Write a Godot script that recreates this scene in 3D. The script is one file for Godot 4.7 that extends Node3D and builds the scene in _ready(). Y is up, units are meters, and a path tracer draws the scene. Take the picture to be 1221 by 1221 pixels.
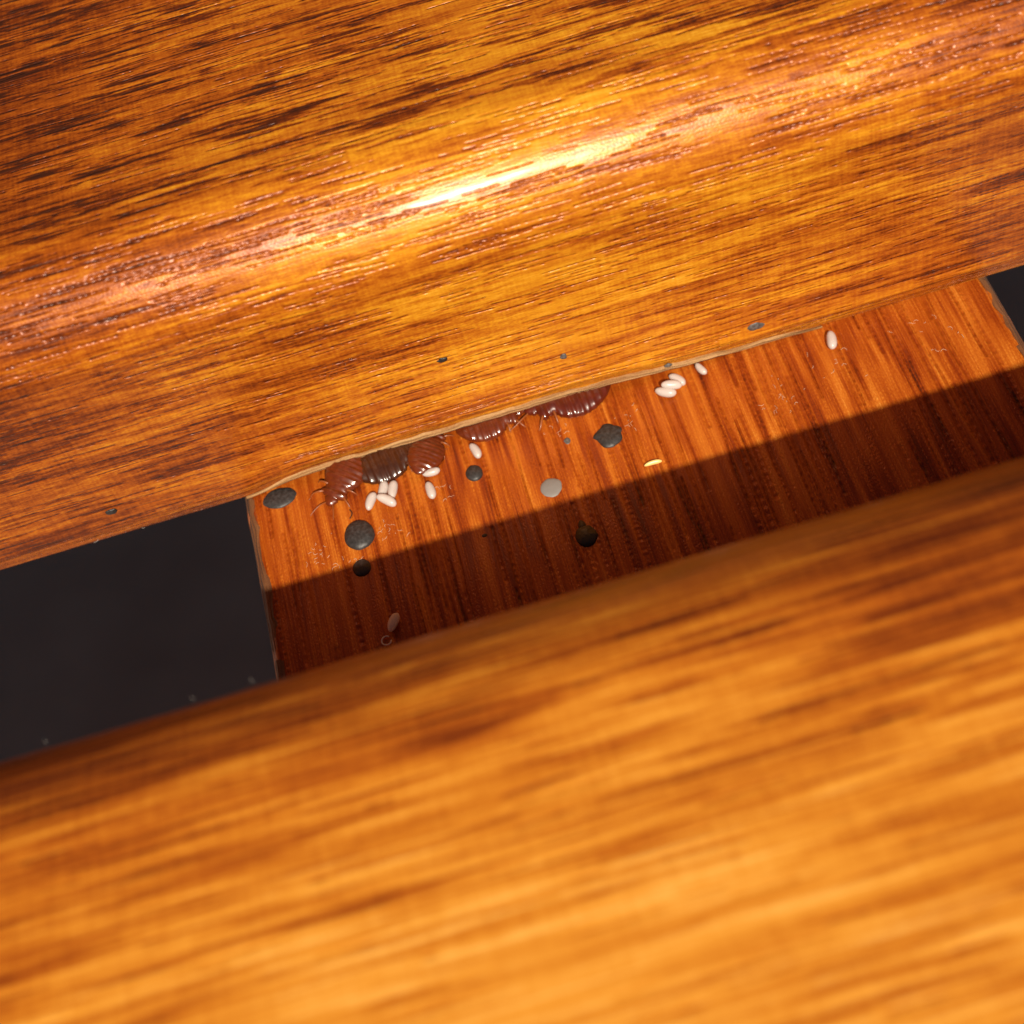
extends Node3D
# A close-up of varnished wooden slats on a cross batten; bed bugs, eggs and droppings in the crevice.
# Everything is built in millimetres (x along the slats, z along the batten, y up) and written out in metres.

const MM := 0.001
const SLAT_TOP := 15.7          # slats are 15.7 mm thick
const NEAR_SLAT_Z := 17.7       # rear face of the slat nearest the camera
const BEAM_X0 := -13.95
const BEAM_X1 := 24.75

var rng := RandomNumberGenerator.new()
var taken := {}
var wobble := FastNoiseLite.new()


func _ready() -> void:
	# ---- camera
	var cam := Camera3D.new()
	cam.name = "camera"
	cam.fov = 33.95
	cam.near = 0.005
	cam.far = 30.0
	var pitch := deg_to_rad(54.0)
	var roll := deg_to_rad(16.6)
	var ahead := Vector3(0, -sin(pitch), -cos(pitch))
	var up0 := Vector3(0, cos(pitch), -sin(pitch))
	var right := Vector3.RIGHT * cos(roll) - up0 * sin(roll)
	var up := Vector3.RIGHT * sin(roll) + up0 * cos(roll)
	cam.transform = Transform3D(Basis(right, up, -ahead), Vector3(-1.322, 64.542, 52.374) * MM)
	add_child(cam)
	cam.current = true
	var lens := CameraAttributesPhysical.new()
	lens.frustum_focal_length = 10.0
	lens.exposure_aperture = 8.2
	lens.frustum_focus_distance = 0.0785
	# ---- sky, sun, exposure
	var env := Environment.new()
	env.background_mode = Environment.BG_SKY
	var sm := ProceduralSkyMaterial.new()
	sm.sky_top_color = Color(0.62, 0.62, 0.66)
	sm.sky_horizon_color = Color(0.80, 0.77, 0.74)
	sm.ground_bottom_color = Color(0.22, 0.2, 0.18)
	sm.ground_horizon_color = Color(0.45, 0.43, 0.4)
	sm.sun_angle_max = 2.0
	var sky := Sky.new()
	sky.sky_material = sm
	env.sky = sky
	env.background_energy_multiplier = 0.10
	env.tonemap_mode = Environment.TONE_MAPPER_LINEAR
	env.tonemap_exposure = 1.4
	env.sdfgi_enabled = true
	env.ssao_enabled = true
	env.ssil_enabled = true
	var we := WorldEnvironment.new()
	we.name = "world"
	we.environment = env
	we.camera_attributes = lens
	add_child(we)
	var sun := DirectionalLight3D.new()
	sun.name = "sun"
	sun.light_energy = 1.5
	sun.light_color = Color(1.0, 0.95, 0.87)
	sun.light_angular_distance = 0.9
	sun.shadow_enabled = true
	var elev := deg_to_rad(44.2)
	var to_sun := Vector3(0.03, sin(elev), cos(elev)).normalized()
	sun.basis = Basis.looking_at(-to_sun, Vector3.UP)
	add_child(sun)

	rng.seed = 7
	wobble.seed = 5
	wobble.frequency = 1.0
	wobble.noise_type = FastNoiseLite.TYPE_SIMPLEX_SMOOTH
	wobble.fractal_octaves = 2

	# ---- woods
	var amber := [[0.0, 0.048, 0.012, 0.005], [0.22, 0.13, 0.022, 0.003], [0.45, 0.32, 0.070, 0.005], [0.62, 0.46, 0.140, 0.008], [0.8, 0.62, 0.25, 0.012], [1.0, 0.76, 0.37, 0.035]]
	var honey := [[0.0, 0.06, 0.010, 0.004], [0.22, 0.16, 0.028, 0.004], [0.45, 0.36, 0.082, 0.007], [0.62, 0.53, 0.165, 0.013], [0.8, 0.70, 0.275, 0.03], [1.0, 0.84, 0.42, 0.09]]
	var russet := [[0.0, 0.05, 0.009, 0.004], [0.25, 0.20, 0.028, 0.003], [0.5, 0.34, 0.070, 0.006], [0.72, 0.49, 0.140, 0.014], [1.0, 0.66, 0.27, 0.045]]
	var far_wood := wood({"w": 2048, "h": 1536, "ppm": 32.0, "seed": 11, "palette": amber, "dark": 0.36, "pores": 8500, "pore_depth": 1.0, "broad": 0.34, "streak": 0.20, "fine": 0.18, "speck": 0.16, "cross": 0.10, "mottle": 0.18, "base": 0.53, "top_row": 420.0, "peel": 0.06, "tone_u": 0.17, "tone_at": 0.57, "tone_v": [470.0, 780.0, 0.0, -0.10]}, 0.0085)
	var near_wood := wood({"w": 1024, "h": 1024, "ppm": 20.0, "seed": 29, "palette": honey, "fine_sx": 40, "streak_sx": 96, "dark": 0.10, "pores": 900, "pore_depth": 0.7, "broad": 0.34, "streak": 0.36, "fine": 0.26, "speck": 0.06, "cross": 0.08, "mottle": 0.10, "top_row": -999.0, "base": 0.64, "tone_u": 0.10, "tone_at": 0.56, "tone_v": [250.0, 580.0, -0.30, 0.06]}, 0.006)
	var beam_wood := wood({"w": 1280, "h": 1280, "ppm": 32.0, "seed": 43, "palette": russet, "dark": 0.10, "pores": 300, "pore_depth": 1.0, "broad": 0.22, "streak": 0.42, "fine": 0.24, "speck": 0.14, "mottle": 0.04, "cross": 0.03, "grit": 0.25, "peel": 0.05, "streak_sx": 128, "fine_sx": 40, "coarse": 2, "base": 0.52, "top_row": -999.0, "long_pores": true}, 0.010)

	# ---- ground
	var ground := PlaneMesh.new()
	ground.size = Vector2(6, 6)
	var gm := plain(Color(0.34, 0.345, 0.35), 0.95)
	var gmap := FastNoiseLite.new()
	gmap.frequency = 0.05
	var gtex := NoiseTexture2D.new()
	gtex.noise = gmap
	gtex.seamless = true
	gtex.width = 256
	gtex.height = 256
	gtex.color_ramp = ramp(Color(0.88, 0.86, 0.86), Color(1, 1, 1))
	gm.albedo_texture = gtex
	gm.uv1_scale = Vector3(20, 20, 20)
	var g := MeshInstance3D.new()
	g.name = "ground"
	g.mesh = ground
	g.material_override = gm
	g.position.y = -0.13
	g.set_meta("kind", "structure")
	g.set_meta("label", "dark grey ground in shade far below the slats")
	add_child(g)

	# ---- the three pieces of wood
	var far_slat := thing("bed_board", "sharp amber slat with dark streaks, a shiny rounded edge and pale worn foot", "board", Vector3.ZERO, "varnished slats across the batten")
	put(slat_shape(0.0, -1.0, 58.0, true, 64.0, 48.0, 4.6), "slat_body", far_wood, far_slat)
	put(worn_edge(), "worn_edge", raw_wood(), far_slat)
	var near_slat := thing("bed_board", "blurred golden wooden slat in front, casting its shadow on the batten", "board", Vector3(0, 0, NEAR_SLAT_Z), "varnished slats across the batten")
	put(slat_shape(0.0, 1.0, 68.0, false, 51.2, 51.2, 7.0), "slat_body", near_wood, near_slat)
	var batten := thing("wooden_batten", "reddish brown cross batten under both slats, dotted with droppings and eggs", "batten", Vector3.ZERO)
	put(beam_shape(), "batten_body", beam_wood, batten)
	var rubbed := raw_wood()
	rubbed.albedo_color = Color(0.66, 0.55, 0.47)
	put(worn_corner(-1.0), "worn_corner", rubbed, batten)
	put(worn_corner(1.0), "worn_corner", rubbed, batten)

	bugs()
	eggs()
	droppings()
	debris()


# ------------------------------------------------------------------ naming
func numbered(called: String) -> String:
	var n: int = taken.get(called, 0)
	taken[called] = n + 1
	return called if n == 0 else "%s_%03d" % [called, n]


func thing(called: String, label: String, category: String, at: Vector3, group := "") -> Node3D:
	var o := Node3D.new()
	o.name = numbered(called)
	o.position = at * MM
	o.set_meta("label", label)
	o.set_meta("category", category)
	if group:
		o.set_meta("group", group)
	add_child(o, true)
	return o


func put(m: Mesh, called: String, mat: Material, parent: Node3D) -> MeshInstance3D:
	var o := MeshInstance3D.new()
	o.name = called
	o.mesh = m
	o.material_override = mat
	parent.add_child(o, true)
	return o


func lone(m: Mesh, called: String, mat: Material, at: Vector3, label: String, category: String, group := "") -> MeshInstance3D:
	var o := MeshInstance3D.new()
	o.name = numbered(called)
	o.mesh = m
	o.material_override = mat
	o.position = at * MM
	o.set_meta("label", label)
	o.set_meta("category", category)
	if group:
		o.set_meta("group", group)
	add_child(o, true)
	return o


# ------------------------------------------------------------------ materials
func plain(linear_color: Color, rough: float) -> StandardMaterial3D:
	var m := StandardMaterial3D.new()
	m.albedo_color = linear_color.linear_to_srgb()
	m.roughness = rough
	return m


func ramp(a: Color, b: Color) -> Gradient:
	var gr := Gradient.new()
	gr.set_color(0, a)
	gr.set_color(1, b)
	return gr


func raw_wood() -> StandardMaterial3D:
	var m := plain(Color(1, 1, 1), 0.8)
	var n := FastNoiseLite.new()
	n.frequency = 0.09
	n.seed = 3
	var im := n.get_seamless_image(64, 64)
	im.resize(1024, 64, Image.INTERPOLATE_CUBIC)
	var b := im.get_data()
	var out := PackedByteArray()
	out.resize(b.size() * 3)
	rng.seed = 99
	for i in b.size():
		var t: float = clampf(b[i] / 255.0 + rng.randf_range(-0.3, 0.3), 0, 1)
		var c := Color(0.22, 0.085, 0.022).lerp(Color(0.46, 0.27, 0.11), t).linear_to_srgb()
		out[i * 3] = int(c.r * 255)
		out[i * 3 + 1] = int(c.g * 255)
		out[i * 3 + 2] = int(c.b * 255)
	m.albedo_texture = ImageTexture.create_from_image(Image.create_from_data(1024, 64, false, Image.FORMAT_RGB8, out))
	m.heightmap_enabled = true
	m.heightmap_texture = ImageTexture.create_from_image(im)
	m.heightmap_scale = 0.02
	return m


func layer(w: int, h: int, sx: int, sy: int, period: float, seed_: int, oct: int) -> PackedByteArray:
	var n := FastNoiseLite.new()
	n.noise_type = FastNoiseLite.TYPE_SIMPLEX
	n.seed = seed_
	n.frequency = 1.0 / period
	n.fractal_octaves = oct
	var im := n.get_seamless_image(w / sx, h / sy)
	if sx > 1 or sy > 1:
		im.resize(w, h, Image.INTERPOLATE_CUBIC)
	im.convert(Image.FORMAT_L8)
	return im.get_data()


func wood(o: Dictionary, depth_cm: float) -> StandardMaterial3D:
	var w: int = o.w
	var h: int = o.h
	var s: int = o.seed
	var k: float = o.ppm / 32.0
	rng.seed = s
	var broad := layer(w, h, 32, 4, 16.0 * k, s + 1, 3)
	var streak := layer(w, h, int(o.get("streak_sx", 48)), 2 * int(o.get("coarse", 1)), 7.0 * k, s + 2, 3)
	var fine := layer(w, h, int(o.get("fine_sx", 12)), 1, 4.5 * k, s + 3, 3)
	var clump := layer(w, h, 16, 4, 14.0 * k, s + 4, 2)
	var speck := layer(w, h, 2, 1, 3.2, s + 5, 2)
	var mottle := layer(w, h, 8, 2, 5.0 * k, s + 7, 3)
	var cross := layer(w, h, 2, 32, 4.0 * k, s + 6, 2)
	var lut := PackedByteArray()
	lut.resize(256 * 3)
	var pal: Array = o.palette
	for i in 256:
		var t := i / 255.0
		var j := 0
		while j < pal.size() - 2 and t > pal[j + 1][0]:
			j += 1
		var a: Array = pal[j]
		var b: Array = pal[j + 1]
		var f: float = clampf((t - a[0]) / (b[0] - a[0]), 0, 1)
		var c := Color(lerpf(a[1], b[1], f), lerpf(a[2], b[2], f), lerpf(a[3], b[3], f)).linear_to_srgb()
		lut[i * 3] = int(c.r * 255)
		lut[i * 3 + 1] = int(c.g * 255)
		lut[i * 3 + 2] = int(c.b * 255)
	# pores: rows of short beads along the grain, sunk into the varnish
	var pore := PackedByteArray()
	pore.resize(w * h)
	var long_pores: bool = o.get("long_pores", false)
	for p in int(o.pores):
		var x0 := rng.randi_range(0, w - 1)
		var y0 := rng.randf_range(0, h)
		if clump[int(y0) % h * w + x0] < rng.randi_range(30, 170) and not long_pores:
			continue
		var length := int(rng.randf_range(0.5, 3.6) * o.ppm) if not long_pores else int(rng.randf_range(3.0, 15.0) * o.ppm)
		var half := rng.randf_range(1.3, 2.9) * sqrt(k)
		if long_pores:
			half *= rng.randf_range(1.0, 2.2)
		var bead := rng.randf_range(0.25, 0.9)
		var phase := rng.randf() * TAU
		var strength := rng.randf_range(0.45, 1.0) * 255.0
		var slope := rng.randf_range(-0.02, 0.02)
		var reach := int(ceil(half)) + 1
		for x in length:
			var fade := minf(1.0, minf(x, length - x) / 6.0)
			var d := strength * fade * (0.72 + 0.28 * sin(x * bead * 0.6 + phase) * sin(x * 0.13 + phase * 2.0))
			var yc := y0 + slope * x + 0.8 * sin(x * 0.045 + phase)
			var yi := int(floor(yc))
			var xx := (x0 + x) % w
			for dy in range(-reach, reach + 1):
				var q := (yi + dy - yc) / half
				var v := d * (1.0 - q * q)
				if v > 0.0:
					var at := ((yi + dy + h) % h) * w + xx
					if v > pore[at]:
						pore[at] = int(v)
	var rgbs := PackedByteArray()
	rgbs.resize(w * h * 3)
	var hts := PackedByteArray()
	hts.resize(w * h)
	var kb: float = o.broad / 255.0
	var ks: float = o.streak / 255.0
	var kf: float = o.fine / 255.0
	var kp: float = o.speck / 255.0
	var kc: float = o.cross / 255.0
	var km: float = o.get("mottle", 0.16) / 255.0
	var base: float = o.get("base", 0.52) - 127.5 * (kb + ks + kf + kp + kc + km)
	var dark: float = o.dark
	var top: float = o.top_row
	var deep: float = o.pore_depth
	var grit: float = o.get("grit", 0.0)
	var peel: float = o.get("peel", 0.08)
	var tone := PackedFloat32Array()         # cosine palette offset along the length, paler and yellower at its crest
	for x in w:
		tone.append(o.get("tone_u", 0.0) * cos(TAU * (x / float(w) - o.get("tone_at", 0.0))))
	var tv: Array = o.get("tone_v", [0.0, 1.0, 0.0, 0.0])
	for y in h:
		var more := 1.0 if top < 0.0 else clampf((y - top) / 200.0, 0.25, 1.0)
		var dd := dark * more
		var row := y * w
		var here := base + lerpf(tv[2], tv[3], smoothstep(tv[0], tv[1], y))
		for x in w:
			var i := row + x
			var st := streak[i]
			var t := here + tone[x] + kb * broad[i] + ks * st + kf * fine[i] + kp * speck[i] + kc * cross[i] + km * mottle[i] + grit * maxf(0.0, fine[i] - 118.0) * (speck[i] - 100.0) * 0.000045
			var m := (255 - st) * 0.5 + clump[i] * 0.42 + (255 - fine[i]) * 0.2 - 158.0
			if m > 0.0:
				t -= dd * minf(m / 26.0, 1.0)
			var po := pore[i]
			t -= po * 0.0010
			var n := clampi(int(t * 255.0), 0, 255) * 3
			var j := i * 3
			rgbs[j] = lut[n]
			rgbs[j + 1] = lut[n + 1]
			rgbs[j + 2] = lut[n + 2]
			var gr := (speck[i] - 127) * (peel + grit * maxf(0.0, (fine[i] - 118) * 0.012))
			hts[i] = clampi(int(195.0 - deep * po * 0.75 + gr + (fine[i] - 127) * 0.10), 0, 255)
	var mat := StandardMaterial3D.new()
	mat.albedo_texture = ImageTexture.create_from_image(Image.create_from_data(w, h, false, Image.FORMAT_RGB8, rgbs))
	mat.heightmap_enabled = true
	mat.heightmap_texture = ImageTexture.create_from_image(Image.create_from_data(w, h, false, Image.FORMAT_L8, hts))
	mat.heightmap_scale = depth_cm
	mat.roughness = 0.32
	mat.metallic = 0.06
	mat.anisotropy_enabled = true
	mat.anisotropy = -0.3
	mat.clearcoat_enabled = true
	mat.metallic_specular = 0.33
	mat.clearcoat = 0.035
	mat.clearcoat_roughness = 0.14
	return mat


# ------------------------------------------------------------------ meshes
# A grid of points (columns along u, rows along v) with smooth normals; du x dv is the outside.
func sheet(pts: PackedVector3Array, nu: int, nv: int, uvs := PackedVector2Array(), wrap_v := false, turned := false) -> ArrayMesh:
	var nor := PackedVector3Array()
	nor.resize(pts.size())
	for v in nv:
		for u in nu:
			var a := pts[v * nu + mini(u + 1, nu - 1)] - pts[v * nu + maxi(u - 1, 0)]
			var v1 := v + 1
			var v0 := v - 1
			if wrap_v:
				v1 = 1 if v1 >= nv else v1
				v0 = nv - 2 if v0 < 0 else v0
			else:
				v1 = mini(v1, nv - 1)
				v0 = maxi(v0, 0)
			var b := pts[v1 * nu + u] - pts[v0 * nu + u]
			var n := a.cross(b)
			if n.length() < 1e-9:
				var e := pts[v * nu + mini(u + 1, nu - 1)] - pts[v * nu + maxi(u - 1, 0)]
				n = e * (1.0 if u > nu / 2 else -1.0) * (-1.0 if turned else 1.0)
			nor[v * nu + u] = n.normalized() * (-1.0 if turned else 1.0)
	var idx := PackedInt32Array()
	for v in nv - 1:
		for u in nu - 1:
			var p := v * nu + u
			if turned:
				idx.append_array([p, p + 1, p + nu, p + 1, p + nu + 1, p + nu])
			else:
				idx.append_array([p, p + nu, p + 1, p + 1, p + nu, p + nu + 1])
	var scaled := PackedVector3Array()
	scaled.resize(pts.size())
	for i in pts.size():
		scaled[i] = pts[i] * MM
	var arr := []
	arr.resize(Mesh.ARRAY_MAX)
	arr[Mesh.ARRAY_VERTEX] = scaled
	arr[Mesh.ARRAY_NORMAL] = nor
	if uvs.size():
		arr[Mesh.ARRAY_TEX_UV] = uvs
	arr[Mesh.ARRAY_INDEX] = idx
	var m := ArrayMesh.new()
	m.add_surface_from_arrays(Mesh.PRIMITIVE_TRIANGLES, arr)
	return m


func joined(list: Array) -> ArrayMesh:
	var st := SurfaceTool.new()
	for m in list:
		st.append_from(m, 0, Transform3D.IDENTITY)
	return st.commit()


# How far the lower edge of the far slat stands off the batten: it is hollow where the bugs hide.
func lift(x: float) -> float:
	var a := smoothstep(-14.0, -10.0, x) * (1.0 - smoothstep(3.0, 11.0, x))
	return 0.02 + 0.40 * a + 0.05 * a * wobble.get_noise_2d(x * 0.5, 3.0)


# A slat whose face nearest the gap is at z = z0 and whose body runs towards z0 + side * width.
func slat_shape(z0: float, side: float, width: float, hollow: bool, tile_u: float, tile_v: float, round_: float) -> ArrayMesh:
	var prof := PackedVector2Array()       # (distance behind the face, height), from the hollow underneath round to the back
	if hollow:
		prof.append_array([Vector2(4.0, 0.0), Vector2(1.6, 1.3), Vector2(0.9, 0.9), Vector2(0.45, 0.12), Vector2(0.16, 0.05), Vector2(0.03, 0.2)])
	else:
		prof.append_array([Vector2(4.0, 0.0), Vector2(0.6, 0.0), Vector2(0.2, 0.15), Vector2(0.0, 0.6)])
	var flat_from := prof.size()
	for i in 24:
		prof.append(Vector2(0.0, 0.8 + (SLAT_TOP - round_ - 0.8) * i / 24.0))
	for i in 25:
		var a := PI / 2 * i / 24.0
		prof.append(Vector2(round_ - round_ * cos(a), SLAT_TOP - round_ + round_ * sin(a)))
	for i in range(1, 12):
		prof.append(Vector2(round_ + (width - 2 * round_) * i / 12.0, SLAT_TOP))
	for i in 13:
		var a := PI / 2 * i / 12.0
		prof.append(Vector2(width - round_ + round_ * sin(a), SLAT_TOP - round_ + round_ * cos(a)))
	prof.append_array([Vector2(width, 1.0), Vector2(width - 0.3, 0.3), Vector2(width - 1.0, 0.0), Vector2(4.0, 0.0)])
	var xs := PackedFloat32Array()
	for i in 60:
		xs.append(-150.0 + i * 2.0)
	for i in 128:
		xs.append(-30.0 + i * 0.5)
	for i in 59:
		xs.append(34.0 + i * 2.0)
	var pts := PackedVector3Array()
	var uvs := PackedVector2Array()
	var arc := 0.0
	for j in prof.size():
		if j > 0:
			arc += prof[j].distance_to(prof[j - 1])
		if j == flat_from:
			arc = 0.0
		for x in xs:
			var p := prof[j]
			if hollow and j > 0 and j < flat_from:
				p.y = p.y * clampf(lift(x) / 0.25, 0.15, 1.0) + lift(x)
			elif hollow and j >= flat_from and j < flat_from + 3:
				p.y += lift(x) * (1.0 - (j - flat_from) / 3.0)
			var bump := 0.05 * wobble.get_noise_3d(x * 0.06, arc * 0.12, z0 + width) + 0.018 * wobble.get_noise_3d(x * 0.35, arc * 0.6, width)
			if j >= flat_from:
				var along := clampf((arc - (SLAT_TOP - round_)) / (round_ * PI / 2), 0, 1) * PI / 2
				p += Vector2(-cos(along), sin(along)) * bump
			pts.append(Vector3(x, p.y, z0 + side * p.x))
			uvs.append(Vector2((x + 32.0) / tile_u, arc / tile_v))
	var body := sheet(pts, xs.size(), prof.size(), uvs, false, side > 0.0)
	var ends := []
	ends.append(body)
	for e in [-150.0, xs[xs.size() - 1]]:
		var cap := PackedVector3Array()
		var cu := PackedVector2Array()
		for j in range(0, prof.size() - 1):
			for q in 2:
				var p := prof[j].lerp(Vector2(width / 2, SLAT_TOP / 2), float(q))
				cap.append(Vector3(e, p.y, z0 + side * p.x))
				cu.append(Vector2(p.x / 90.0, p.y / tile_v))
		ends.append(sheet(cap, 2, prof.size() - 1, cu, false, (e > 0.0) != (side > 0.0)))
	return joined(ends)


# The pale unvarnished arris along the foot of the far slat.
func worn_edge() -> ArrayMesh:
	var pts := PackedVector3Array()
	var uvs := PackedVector2Array()
	var nu := 200
	var nv := 7
	for v in nv:
		var q := v / float(nv - 1)
		for u in nu:
			var x := lerpf(-13.7, 16.0, u / float(nu - 1))
			var taper := smoothstep(-13.7, -9.0, x) * (1.0 - smoothstep(9.0, 16.0, x))
			var hgt := (0.17 + 0.25 * taper) * (0.9 + 0.35 * wobble.get_noise_2d(x * 0.25, 20.0) + 0.12 * wobble.get_noise_2d(x * 1.1, 27.0)) * smoothstep(-13.7, -11.5, x) * (1.0 - smoothstep(14.0, 16.0, x)) + 0.02
			var low := lift(x) + 0.03 * wobble.get_noise_2d(x * 0.9, 40.0) * taper
			var rough := 0.02 * wobble.get_noise_2d(x * 0.7, 10.0 + q * 5.0)
			var y := low + hgt * (1.0 - q)
			var z := 0.05 + 0.07 * sin(q * PI) + rough * sin(q * PI)
			if q > 0.85:
				z = -0.22
				y = low + 0.02
			elif q < 0.01:
				z = -0.05
			pts.append(Vector3(x, y, z))
			uvs.append(Vector2(x / 32.0, q * 0.4))
	return sheet(pts, nu, nv, uvs, false, true)


func beam_shape() -> ArrayMesh:
	# the batten's section (x, y) with softened, slightly dented arrises; it runs along z
	var prof := PackedVector2Array()
	var r := 0.85
	prof.append(Vector2(BEAM_X0 + 3, -38.0))
	prof.append(Vector2(BEAM_X0, -37.0))
	for i in 8:
		prof.append(Vector2(BEAM_X0, -36.0 + (36.0 - r) * i / 8.0))
	for i in 9:
		var a := PI / 2 * i / 8.0
		prof.append(Vector2(BEAM_X0 + r - r * cos(a), -r + r * sin(a)))
	for i in range(1, 60):
		prof.append(Vector2(lerpf(BEAM_X0 + r, BEAM_X1 - r, i / 60.0), 0.0))
	for i in 9:
		var a := PI / 2 * i / 8.0
		prof.append(Vector2(BEAM_X1 - r + r * sin(a), -r + r * cos(a)))
	for i in range(1, 9):
		prof.append(Vector2(BEAM_X1, -r - (36.0 - r) * i / 8.0))
	prof.append(Vector2(BEAM_X1 - 3, -38.0))
	prof.append(Vector2(BEAM_X0 + 3, -38.0))
	var zs := PackedFloat32Array()
	for i in 50:
		zs.append(-110.0 + i * 2.0)
	for i in 81:
		zs.append(-10.0 + i * 0.5)
	for i in 50:
		zs.append(32.0 + i * 2.0)
	var pts := PackedVector3Array()
	var uvs := PackedVector2Array()
	var arc := 0.0
	for j in prof.size():
		if j > 0:
			arc += prof[j].distance_to(prof[j - 1])
		for z in zs:
			var p := prof[j]
			var top := p.y > -3.0
			if top:
				var near_edge := 1.0 - smoothstep(0.3, 1.4, minf(p.x - BEAM_X0, BEAM_X1 - p.x))
				p.y += 0.02 * wobble.get_noise_2d(p.x * 0.3, z * 0.08) - absf(0.10 * wobble.get_noise_2d(z * 0.5, p.x * 0.1)) * near_edge
				p.x += 0.05 * near_edge * wobble.get_noise_2d(z * 0.35, p.x + 60.0)
			pts.append(Vector3(p.x, p.y, z))
			uvs.append(Vector2((z + 20.0) / 40.0, arc / 40.0))
	var list := [sheet(pts, zs.size(), prof.size(), uvs, false, false)]
	for e in [zs[0], zs[zs.size() - 1]]:
		var cap := PackedVector3Array()
		var cu := PackedVector2Array()
		for p in prof:
			for q in 2:
				var c := p.lerp(Vector2(5.4, -19.0), float(q))
				cap.append(Vector3(c.x, c.y, e))
				cu.append(Vector2(c.x / 90.0, c.y / 40.0))
		list.append(sheet(cap, 2, prof.size(), cu, false, e > 0.0))
	return joined(list)


# The rubbed arris along one top edge of the batten.
func worn_corner(side: float) -> ArrayMesh:
	var pts := PackedVector3Array()
	var uvs := PackedVector2Array()
	var nu := 240
	var nv := 8
	var r := 0.85
	for v in nv:
		for u in nu:
			var z := lerpf(-40.0, 60.0, u / float(nu - 1))
			var lo := deg_to_rad(8.0 + 10.0 * wobble.get_noise_2d(z * 0.4, side * 9.0))
			var hi := deg_to_rad(72.0 + 12.0 * wobble.get_noise_2d(z * 0.6, side * 17.0))
			var a := lerpf(lo, hi, v / float(nv - 1))
			var rr := r + 0.03 * sin(PI * v / float(nv - 1)) - 0.01 - 0.05 * absf(wobble.get_noise_2d(z * 0.5, side * 3.0)) * 0.3
			var edge := BEAM_X0 + r if side < 0.0 else BEAM_X1 - r
			pts.append(Vector3(edge + side * rr * cos(a), -r + rr * sin(a), z))
			uvs.append(Vector2(z / 32.0, v * 0.06))
	return sheet(pts, nu, nv, uvs, false, side > 0.0)


# A tube through points with a radius at each; ends are pinched shut.
func tube(path: Array, radii: Array, sides := 8) -> ArrayMesh:
	var c := Curve3D.new()
	for i in path.size():
		var t: Vector3 = (path[mini(i + 1, path.size() - 1)] - path[maxi(i - 1, 0)]) * 0.16
		c.add_point(path[i], -t, t)
	c.bake_interval = 0.05
	var total := c.get_baked_length()
	var n := path.size() * 6
	var pts := PackedVector3Array()
	var rings := []
	for i in n:
		var f := i / float(n - 1)
		var at := c.sample_baked(total * f, true)
		var ahead := c.sample_baked(minf(total, total * f + 0.03), true) - c.sample_baked(maxf(0.0, total * f - 0.03), true)
		ahead = ahead.normalized()
		var side := ahead.cross(Vector3.UP if absf(ahead.y) < 0.9 else Vector3.RIGHT).normalized()
		var upw := side.cross(ahead)
		var k := f * (radii.size() - 1)
		var r: float = lerpf(radii[int(k)], radii[mini(int(k) + 1, radii.size() - 1)], k - int(k))
		if i == 0 or i == n - 1:
			r *= 0.05
		rings.append([at, side, upw, r])
	for v in sides + 1:
		var a := TAU * v / sides
		for q in rings:
			pts.append(q[0] + (q[1] * cos(a) + q[2] * sin(a)) * q[3])
	return sheet(pts, n, sides + 1, PackedVector2Array(), true, true)


# ------------------------------------------------------------------ bed bugs
# The body of a bed bug, head towards +x, one continuous skin: head, flanged pronotum, wing pads, banded abdomen.
func bug_body(seed_: int, plump: float) -> ArrayMesh:
	var nu := 90
	var nv := 29
	var pts := PackedVector3Array()
	for v in nv:
		var a := TAU * v / (nv - 1)
		for u in nu:
			var f := u / float(nu - 1)
			var s := 0.5 - 0.5 * cos(f * PI)          # 0 tail ... 1 snout
			var x := lerpf(-2.7, 2.3, s)
			var wide := 0.0
			var high := 0.0
			if x < 0.55:                               # abdomen
				var q := (x + 2.7) / 3.25
				wide = 1.45 * pow(sin(clampf(q, 0, 1) * 2.45), 0.62) if q > 0 else 0.0
				high = (0.34 + 0.16 * plump) * pow(sin(clampf(q, 0, 1) * 2.5), 0.5)
				var band := fposmod((x + 2.7) / 0.40, 1.0)
				var ridge := pow(1.0 - band, 2.0) if x > -2.4 else 0.0
				high += 0.085 * ridge * smoothstep(0.0, 0.2, q)
				wide += 0.05 * ridge * smoothstep(0.0, 0.2, q)
			elif x < 1.05:                             # wing pads
				var q := (x - 0.55) / 0.5
				wide = lerpf(1.02, 0.86, q) - 0.12 * sin(q * PI)
				high = 0.36 - 0.05 * q + 0.07 * sin(q * PI)
			elif x < 1.62:                             # pronotum
				var q := (x - 1.05) / 0.57
				wide = 0.62 + 0.36 * sin(q * PI * 0.86 + 0.25)
				high = 0.26 + 0.13 * sin(q * PI)
			else:                                      # head
				var q := (x - 1.62) / 0.68
				wide = 0.44 * pow(maxf(0.0, 1.0 - pow(q, 2.4)), 0.5)
				high = 0.26 * pow(maxf(0.0, 1.0 - pow(q, 2.2)), 0.5)
				wide += 0.07 * exp(-pow((q - 0.3) / 0.12, 2.0))      # eyes
			wide = maxf(wide, 0.004)
			high = maxf(high, 0.004)
			var cy := sin(a)
			var y := high * (absf(cy) ** 0.85) * signf(cy) * (1.0 if cy > 0 else 0.75)
			var dent := 0.035 * wobble.get_noise_3d(x * 1.6, a, seed_)
			pts.append(Vector3(x, y + dent * high * 2.0, wide * cos(a) * (1.0 + dent)))
	return sheet(pts, nu, nv, PackedVector2Array(), true, true)


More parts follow.
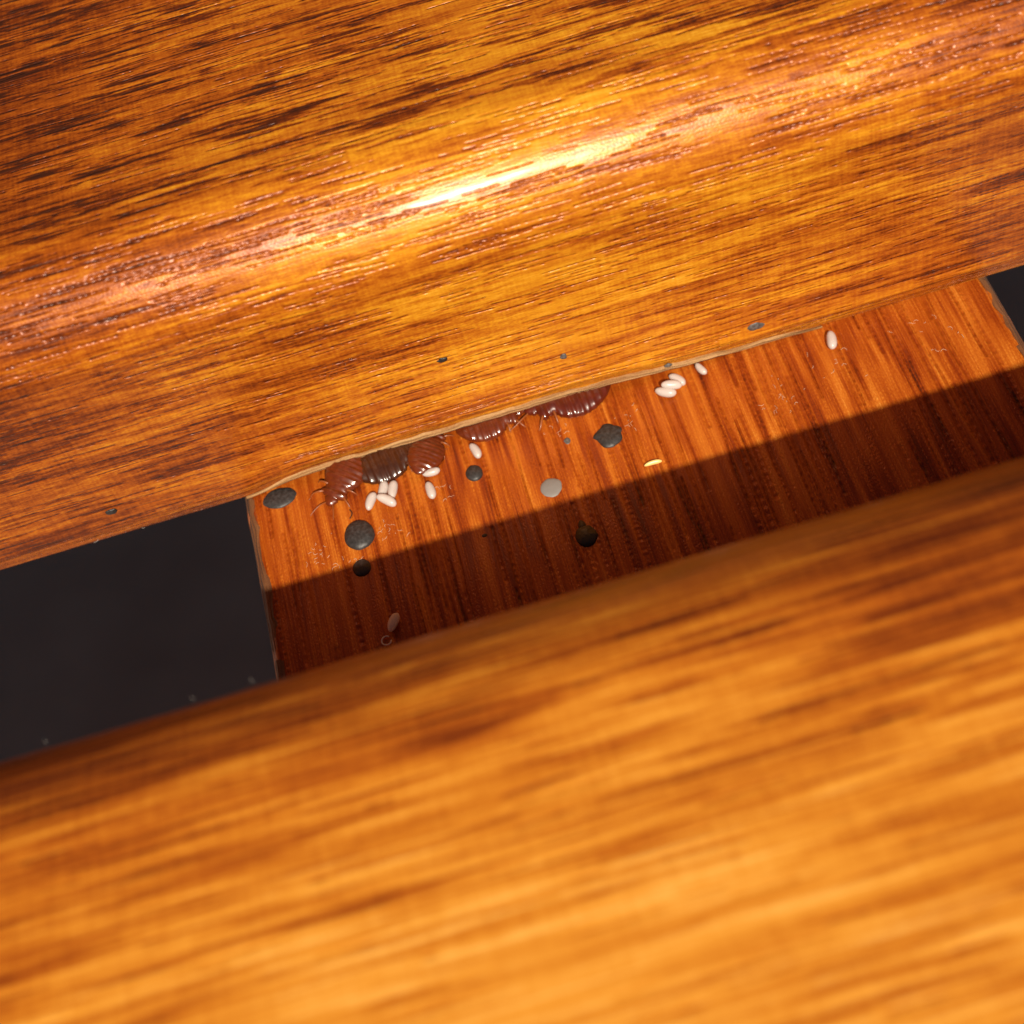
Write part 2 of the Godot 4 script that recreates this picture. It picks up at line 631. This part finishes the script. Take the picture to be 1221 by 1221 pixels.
func bug(label: String, at: Vector3, turn: float, tilt: float, roll: float, size: float, plump: float, tone: Color, legs: Array) -> void:
	var t := thing("bed_bug", label, "bed bug", at, "bed bugs hiding under the edge of the far slat")
	t.basis = Basis(Vector3.UP, turn) * Basis(Vector3.FORWARD, tilt) * Basis(Vector3.RIGHT, roll)
	t.basis = t.basis * Basis.from_scale(Vector3(size, size * 1.05, size))
	var shell := plain(tone, 0.33)
	shell.metallic_specular = 0.45
	shell.clearcoat_enabled = true
	shell.clearcoat = 0.8
	shell.clearcoat_roughness = 0.12
	var nz := FastNoiseLite.new()
	nz.frequency = 0.03
	var nt := NoiseTexture2D.new()
	nt.noise = nz
	nt.width = 128
	nt.height = 128
	nt.seamless = true
	nt.color_ramp = ramp(Color(0.72, 0.66, 0.66), Color(1, 1, 1))
	shell.albedo_texture = nt
	shell.uv1_triplanar = true
	shell.uv1_scale = Vector3(500, 500, 500)
	put(bug_body(int(at.x * 10.0), plump), "body", shell, t)
	var limb := plain(Color(0.24, 0.065, 0.017), 0.35)
	for l in legs:
		var s: float = l[1]
		var x: float = l[0]
		var spread: float = l[2]
		put(tube([Vector3(x, -0.02, 0.42 * s), Vector3(x + spread * 0.5, 0.20, 0.95 * s), Vector3(x + spread * 0.9, 0.05, 1.38 * s), Vector3(x + spread * 1.3, -0.24, 1.52 * s), Vector3(x + spread * 1.55, -0.28, 1.62 * s)], [0.075, 0.085, 0.06, 0.04, 0.025]), "leg", limb, t)
	for s in [-1.0, 1.0]:
		put(tube([Vector3(2.05, 0.03, 0.2 * s), Vector3(2.5, 0.16, 0.5 * s), Vector3(3.05, 0.08, 0.75 * s), Vector3(3.45, -0.05, 0.85 * s)], [0.05, 0.05, 0.035, 0.02], 6), "antenna", limb, t)


func bugs() -> void:
	var mahogany := Color(0.155, 0.026, 0.005)
	var ruby := Color(0.115, 0.014, 0.004)
	var umber := Color(0.06, 0.016, 0.005)
	var six := [[1.2, 1.0, 0.7], [0.8, 1.0, 0.0], [0.4, 1.0, -0.7], [1.2, -1.0, 0.7], [0.8, -1.0, 0.0], [0.4, -1.0, -0.7]]
	bug("glossy brown bed bug leftmost of the row, its head pointing out over the batten", Vector3(-8.8, 0.27, 0.76), deg_to_rad(232), deg_to_rad(6), deg_to_rad(-8), 0.72, 1.0, mahogany, six)
	bug("dark brown bed bug with banded abdomen, just above the cluster of four eggs", Vector3(-6.2, 0.23, 0.46), deg_to_rad(8), deg_to_rad(0), deg_to_rad(14), 0.78, 0.6, umber, six)
	bug("shiny red-brown bed bug squeezed between two others, right of the banded one", Vector3(-4.35, 0.25, 0.52), deg_to_rad(58), deg_to_rad(4), deg_to_rad(10), 0.62, 1.0, mahogany, six)
	bug("reddish bed bug lying along the slat edge above a single egg", Vector3(-0.9, 0.20, -0.14), deg_to_rad(4), 0.0, deg_to_rad(12), 0.72, 0.5, mahogany, six)
	bug("dark red bed bug rightmost of the row, smooth and tapering to the right", Vector3(2.75, 0.22, -0.2), deg_to_rad(184), 0.0, deg_to_rad(-10), 0.92, 0.5, ruby, six)


# ------------------------------------------------------------------ eggs
func egg_shape(bend: float, open_end := false) -> ArrayMesh:
	var nu := 28
	var nv := 17
	var pts := PackedVector3Array()
	for v in nv:
		var a := TAU * v / (nv - 1)
		for u in nu:
			var f := u / float(nu - 1)
			var s := -cos(f * PI)
			var r := 0.25 * pow(maxf(0.0, 1.0 - pow(absf(s), 2.6)), 0.5) * (1.0 + 0.10 * s)
			if s > 0.80 and s < 0.9:
				r *= 0.97
			if open_end and s > 0.8:
				r *= 0.8
			r = maxf(r, 0.002)
			pts.append(Vector3(0.56 * s, r * sin(a), r * cos(a) + bend * (s * s - 0.4)))
	return sheet(pts, nu, nv, PackedVector2Array(), true, true)


func eggs() -> void:
	var pearl := plain(Color(0.70, 0.65, 0.62), 0.30)
	pearl.albedo_color.a = 0.66
	pearl.transparency = BaseMaterial3D.TRANSPARENCY_ALPHA
	pearl.backlight_enabled = true
	pearl.backlight = Color(0.55, 0.5, 0.46)
	pearl.clearcoat_enabled = true
	pearl.clearcoat = 0.25
	pearl.clearcoat_roughness = 0.25
	var shapes := [egg_shape(0.05), egg_shape(-0.04), egg_shape(0.02)]
	# x, z, angle on the batten, length, lift, label
	var list := [
		[-7.73, 2.62, -61, 1.10, 0.0, "white egg on the left of the cluster of four above the largest round dropping"],
		[-7.03, 2.15, -67, 1.10, 0.0, "upright middle egg of the cluster of four, its top under the banded bug"],
		[-6.56, 2.33, -72, 1.12, 0.0, "white upright egg on the right of the cluster of four"],
		[-6.95, 2.98, 40, 1.14, 0.20, "white egg lying crosswise at the bottom of the cluster of four"],
		[-4.54, 1.94, 1, 0.95, 0.0, "white egg lying crosswise just above a lone upright egg, touching a bug"],
		[-4.80, 3.01, 86, 1.10, 0.0, "single upright white egg right of the cluster of four, below the crosswise one"],
		[-2.18, 1.46, 76, 1.05, 0.0, "single white egg directly above the small round dropping, half under a bug"],
		[7.55, 1.36, 30, 1.14, 0.0, "white egg at the lower left of the cluster of three by the slat edge"],
		[7.92, 1.20, 10, 1.10, 0.22, "white egg lying across the middle of the cluster of three by the slat edge"],
		[8.32, 0.80, 55, 1.05, 0.0, "white egg at the upper right of the cluster of three, closest to the slat"],
		[9.59, 0.55, 70, 0.88, 0.0, "small white egg half under the slat, just right of the cluster of three"],
		[16.07, 1.21, 103, 1.18, 0.0, "lone white egg far to the right, standing upright below the slat edge"],
	]
	var n := 0
	for e in list:
		var size: float = e[3] / 1.19
		var o := lone(shapes[n % 3], "bug_egg", pearl, Vector3(e[0], 0.255 * size + e[4], e[1]), e[5], "egg", "bed bug eggs on the batten")
		o.basis = (Basis(Vector3.UP, -deg_to_rad(e[2])) * Basis(Vector3.FORWARD, 0.25 * signf(e[4]))).scaled(Vector3.ONE * size)
		n += 1


# ------------------------------------------------------------------ droppings
func blob(seed_: int, rx: float, rz: float, tall: float, ragged: float) -> ArrayMesh:
	var nu := 24
	var nv := 49
	var pts := PackedVector3Array()
	for v in nv:
		var a := TAU * v / (nv - 1)
		for u in nu:
			var f := u / float(nu - 1)
			var el := f * PI / 2
			var k := 1.0 + ragged * wobble.get_noise_3d(cos(a) * 0.8 + seed_, sin(a) * 0.8, seed_ * 3.0) + ragged * 0.15 * wobble.get_noise_3d(cos(a) * 3.0 + seed_, sin(a) * 3.0, 9.0)
			if ragged > 0.4:                     # a broken, angular crust
				k = 0.45 * k + 0.62 * cos(PI / 5) / cos(fposmod(a + 0.5, TAU / 5) - PI / 5)
			var y := tall * 0.6 * pow(sin(el), 0.9)
			y *= 1.0 + 0.05 * wobble.get_noise_3d(cos(a) * cos(el) * 1.6, sin(a) * cos(el) * 1.6, seed_ * 5.0)
			var c := maxf(cos(el), 0.002)
			pts.append(Vector3(rx * k * c * cos(a), y - 0.02, rz * k * c * sin(a)))
	return sheet(pts, nu, nv, PackedVector2Array(), true, false)


func crust(linear_color: Color) -> StandardMaterial3D:
	var m := plain(linear_color, 0.50)
	var n := FastNoiseLite.new()
	n.frequency = 0.05
	n.fractal_octaves = 4
	var t := NoiseTexture2D.new()
	t.noise = n
	t.width = 128
	t.height = 128
	t.seamless = true
	t.color_ramp = ramp(Color(0.42, 0.40, 0.39), Color(1, 1, 1))
	m.albedo_texture = t
	m.uv1_triplanar = true
	m.uv1_scale = Vector3(700, 700, 700)
	m.heightmap_enabled = true
	m.heightmap_texture = t
	m.heightmap_scale = 0.0018
	return m


func droppings() -> void:
	var soot := crust(Color(0.056, 0.052, 0.053))
	var black := crust(Color(0.035, 0.028, 0.028))
	var ash := plain(Color(0.20, 0.185, 0.175), 0.6)
	var slate := crust(Color(0.17, 0.16, 0.16))
	var grp := "dried droppings on the wood"
	# x, z, rx, rz, height, raggedness, material, label
	var list := [
		[-8.66, 4.22, 0.75, 0.86, 0.60, 0.05, soot, "largest round grey-black dropping, below the cluster of four eggs"],
		[-8.89, 6.12, 0.45, 0.48, 0.36, 0.05, soot, "small round dark dropping at the shadow edge, under the largest one"],
		[-2.54, 2.61, 0.42, 0.49, 0.40, 0.05, soot, "small round dark dropping under the single egg in the middle"],
		[0.81, 4.76, 0.52, 0.56, 0.22, 0.12, ash, "pale grey flat round dropping close to the shadow edge"],
		[4.21, 2.74, 0.70, 0.70, 0.40, 0.45, soot, "jagged five-sided black dropping below the right end of the bugs"],
		[1.69, 8.05, 0.53, 0.60, 0.40, 0.10, black, "black round dropping with a small bump, alone in the shadow"],
		[-12.10, 0.62, 0.85, 0.60, 0.32, 0.07, soot, "long dark grey dropping at the batten corner, half under the slat"],
		[2.25, 2.32, 0.17, 0.21, 0.14, 0.2, slate, "tiny grey speck left of the jagged black dropping"],
		[-2.89, 6.33, 0.14, 0.11, 0.08, 0.2, soot, "tiny black speck just inside the shadow, left of the black round dropping"],
	]
	var n := 1
	for d in list:
		var o := lone(blob(n, d[2], d[3], d[4], d[5]), "dropping", d[6], Vector3(d[0], 0.0, d[1]), d[7], "dropping", grp)
		if n == 6:
			put(blob(77, 0.18, 0.36, 0.2, 0.1), "bump", black, o).position = Vector3(-0.04, 0, -0.62) * MM
		n += 1
	# on the far slat's upright face
	var face := [
		[-2.39, 5.63, 0.26, 0.15, 0.12, 0.5, black, "tiny black crumb on the upright face of the far slat, near its middle"],
		[-19.95, 1.94, 0.30, 0.18, 0.15, 0.3, black, "tiny black speck low on the left of the far slat, above the dark gap"],
		[12.66, 1.45, 0.42, 0.26, 0.15, 0.2, slate, "grey oval speck on the right of the far slat just above its lower edge"],
		[3.17, 3.39, 0.17, 0.19, 0.1, 0.2, slate, "tiny grey dot on the upright face of the far slat, above the dark red bug"],
		[8.1, 0.62, 0.20, 0.14, 0.1, 0.2, slate, "tiny grey speck on the worn edge above the cluster of three eggs"],
	]
	for d in face:
		var o := lone(blob(n, d[2], d[3], d[4], d[5]), "dropping", d[6], Vector3(d[0], d[1], 0.02 if d[1] > 1.0 else 0.12), d[7], "dropping", grp)
		o.basis = Basis(Vector3.RIGHT, PI / 2)
		n += 1


# ------------------------------------------------------------------ lint, flakes and shells
func debris() -> void:
	var straw := plain(Color(0.85, 0.62, 0.22), 0.3)
	straw.backlight_enabled = true
	straw.backlight = Color(0.5, 0.4, 0.2)
	var flake := lone(egg_shape(0.12), "shell_flake", straw, Vector3(5.78, 0.10, 5.15), "pale yellow crescent flake of shell at the shadow edge right of the jagged dropping", "shell flake")
	flake.basis = Basis(Vector3.UP, -0.03).scaled(Vector3(0.78, 0.5, 0.42))
	var ghost := StandardMaterial3D.new()
	ghost.albedo_color = Color(0.95, 0.9, 0.85, 0.62)
	ghost.transparency = BaseMaterial3D.TRANSPARENCY_ALPHA
	ghost.roughness = 0.35
	var husk := lone(egg_shape(0.03, true), "empty_shell", ghost, Vector3(-7.99, 0.27, 9.75), "empty see-through egg shell in the shadow by the near slat", "egg shell")
	husk.basis = Basis(Vector3.UP, deg_to_rad(58)).scaled(Vector3.ONE * 0.9)
	var fluff := plain(Color(0.34, 0.30, 0.27), 0.8)
	fluff.backlight_enabled = true
	fluff.backlight = Color(0.5, 0.5, 0.5)
	var loop := []
	for i in 9:
		var a := i * TAU / 9.0
		loop.append(Vector3(0.22 * cos(a), 0.06 + 0.01 * i, 0.22 * sin(a)))
	lone(tube(loop, [0.035, 0.035]), "lint_curl", plain(Color(0.75, 0.68, 0.62), 0.6), Vector3(-8.51, 0.0, 10.5), "tiny pale curl of lint in the shadow next to the empty shell", "lint")
	lone(tube([Vector3(0.2, 0.04, -0.3), Vector3(0.28, 0.05, 0.0), Vector3(0.1, 0.05, 0.3)], [0.03, 0.04, 0.02]), "dark_hair", plain(Color(0.06, 0.02, 0.01), 0.5), Vector3(-9.05, 0.0, 2.86), "tiny dark curved hair above the largest round dropping", "hair")
	# stray fibres caught on the edges of the slats
	var fibres := [
		[Vector3(-21.6, 0.05, 0.0), 0.7, 0.4, "curled pale fibre hanging from the lower edge of the far slat, leftmost of three", 1.0],
		[Vector3(-19.1, 0.10, 0.0), 0.5, -0.6, "short pale fibre on the lower edge of the far slat, middle of three", 0.3],
		[Vector3(-16.0, 0.10, 0.0), 0.6, 0.9, "short pale fibre on the far slat's edge, just left of the batten", 0.2],
		[Vector3(-12.4, 12.5, 18.85), 0.7, 1.4, "blurred pale fibre standing on the near slat at the batten's left corner", 0.5],
		[Vector3(-14.6, 12.5, 18.85), 0.6, 1.7, "blurred pale fibre on the near slat's edge over the middle of the dark gap", 0.6],
		[Vector3(-20.3, 12.5, 18.85), 0.7, 1.5, "blurred pale fibre on the near slat's edge at the far left", 0.4],
	]
	for f in fibres:
		var l: float = f[1] * 0.5
		var d: Vector3 = Vector3(cos(f[2]), 0.35, -sin(f[2])) * l
		var bow: Vector3 = Vector3(-d.z, 0.1, d.x) * 0.4 * f[4]
		lone(tube([Vector3.ZERO, d * 0.35 + bow * 0.8, d * 0.7 + bow, d], [0.009, 0.011, 0.007]), "lint_fibre", fluff, f[0], f[3], "lint", "stray fibres on the slat edges")
	# fine dust and hairs lying on the lit part of the batten, thickest in a few places
	rng.seed = 21
	var wisps := []
	for c in [[-10.6, 4.6, 0.9, 16], [-7.2, 4.4, 0.6, 14], [-9.6, 5.9, 0.5, 7], [-4.0, 3.2, 0.6, 7], [1.9, 1.7, 0.5, 8], [5.4, 2.0, 0.8, 10], [12.6, 3.6, 0.9, 18], [16.0, 2.6, 1.4, 10], [21.0, 3.0, 1.6, 12]]:
		for i in int(c[3]):
			var at := Vector3(c[0] + rng.randfn() * c[2] * 0.6, 0.015, c[1] + rng.randfn() * c[2] * 0.6)
			at.z = clampf(at.z, 0.9, 5.6)
			var dir := rng.randf() * TAU
			var len := rng.randf_range(0.06, 0.34)
			var a := Vector3(cos(dir), 0, sin(dir)) * len
			var b := Vector3(-a.z, 0.05, a.x) * rng.randf_range(-0.4, 0.4)
			wisps.append(tube([at, at + a * 0.35 + b, at + a * 0.7 + b * 0.8 + Vector3.UP * 0.03, at + a], [0.008, 0.011, 0.007], 4))
	var dust := MeshInstance3D.new()
	dust.name = "dust"
	dust.mesh = joined(wisps)
	var dm := plain(Color(0.55, 0.36, 0.24), 0.8)
	dust.material_override = dm
	dust.set_meta("kind", "stuff")
	dust.set_meta("label", "fine pale dust and hairs scattered over the sunlit batten")
	dust.set_meta("category", "dust")
	add_child(dust, true)
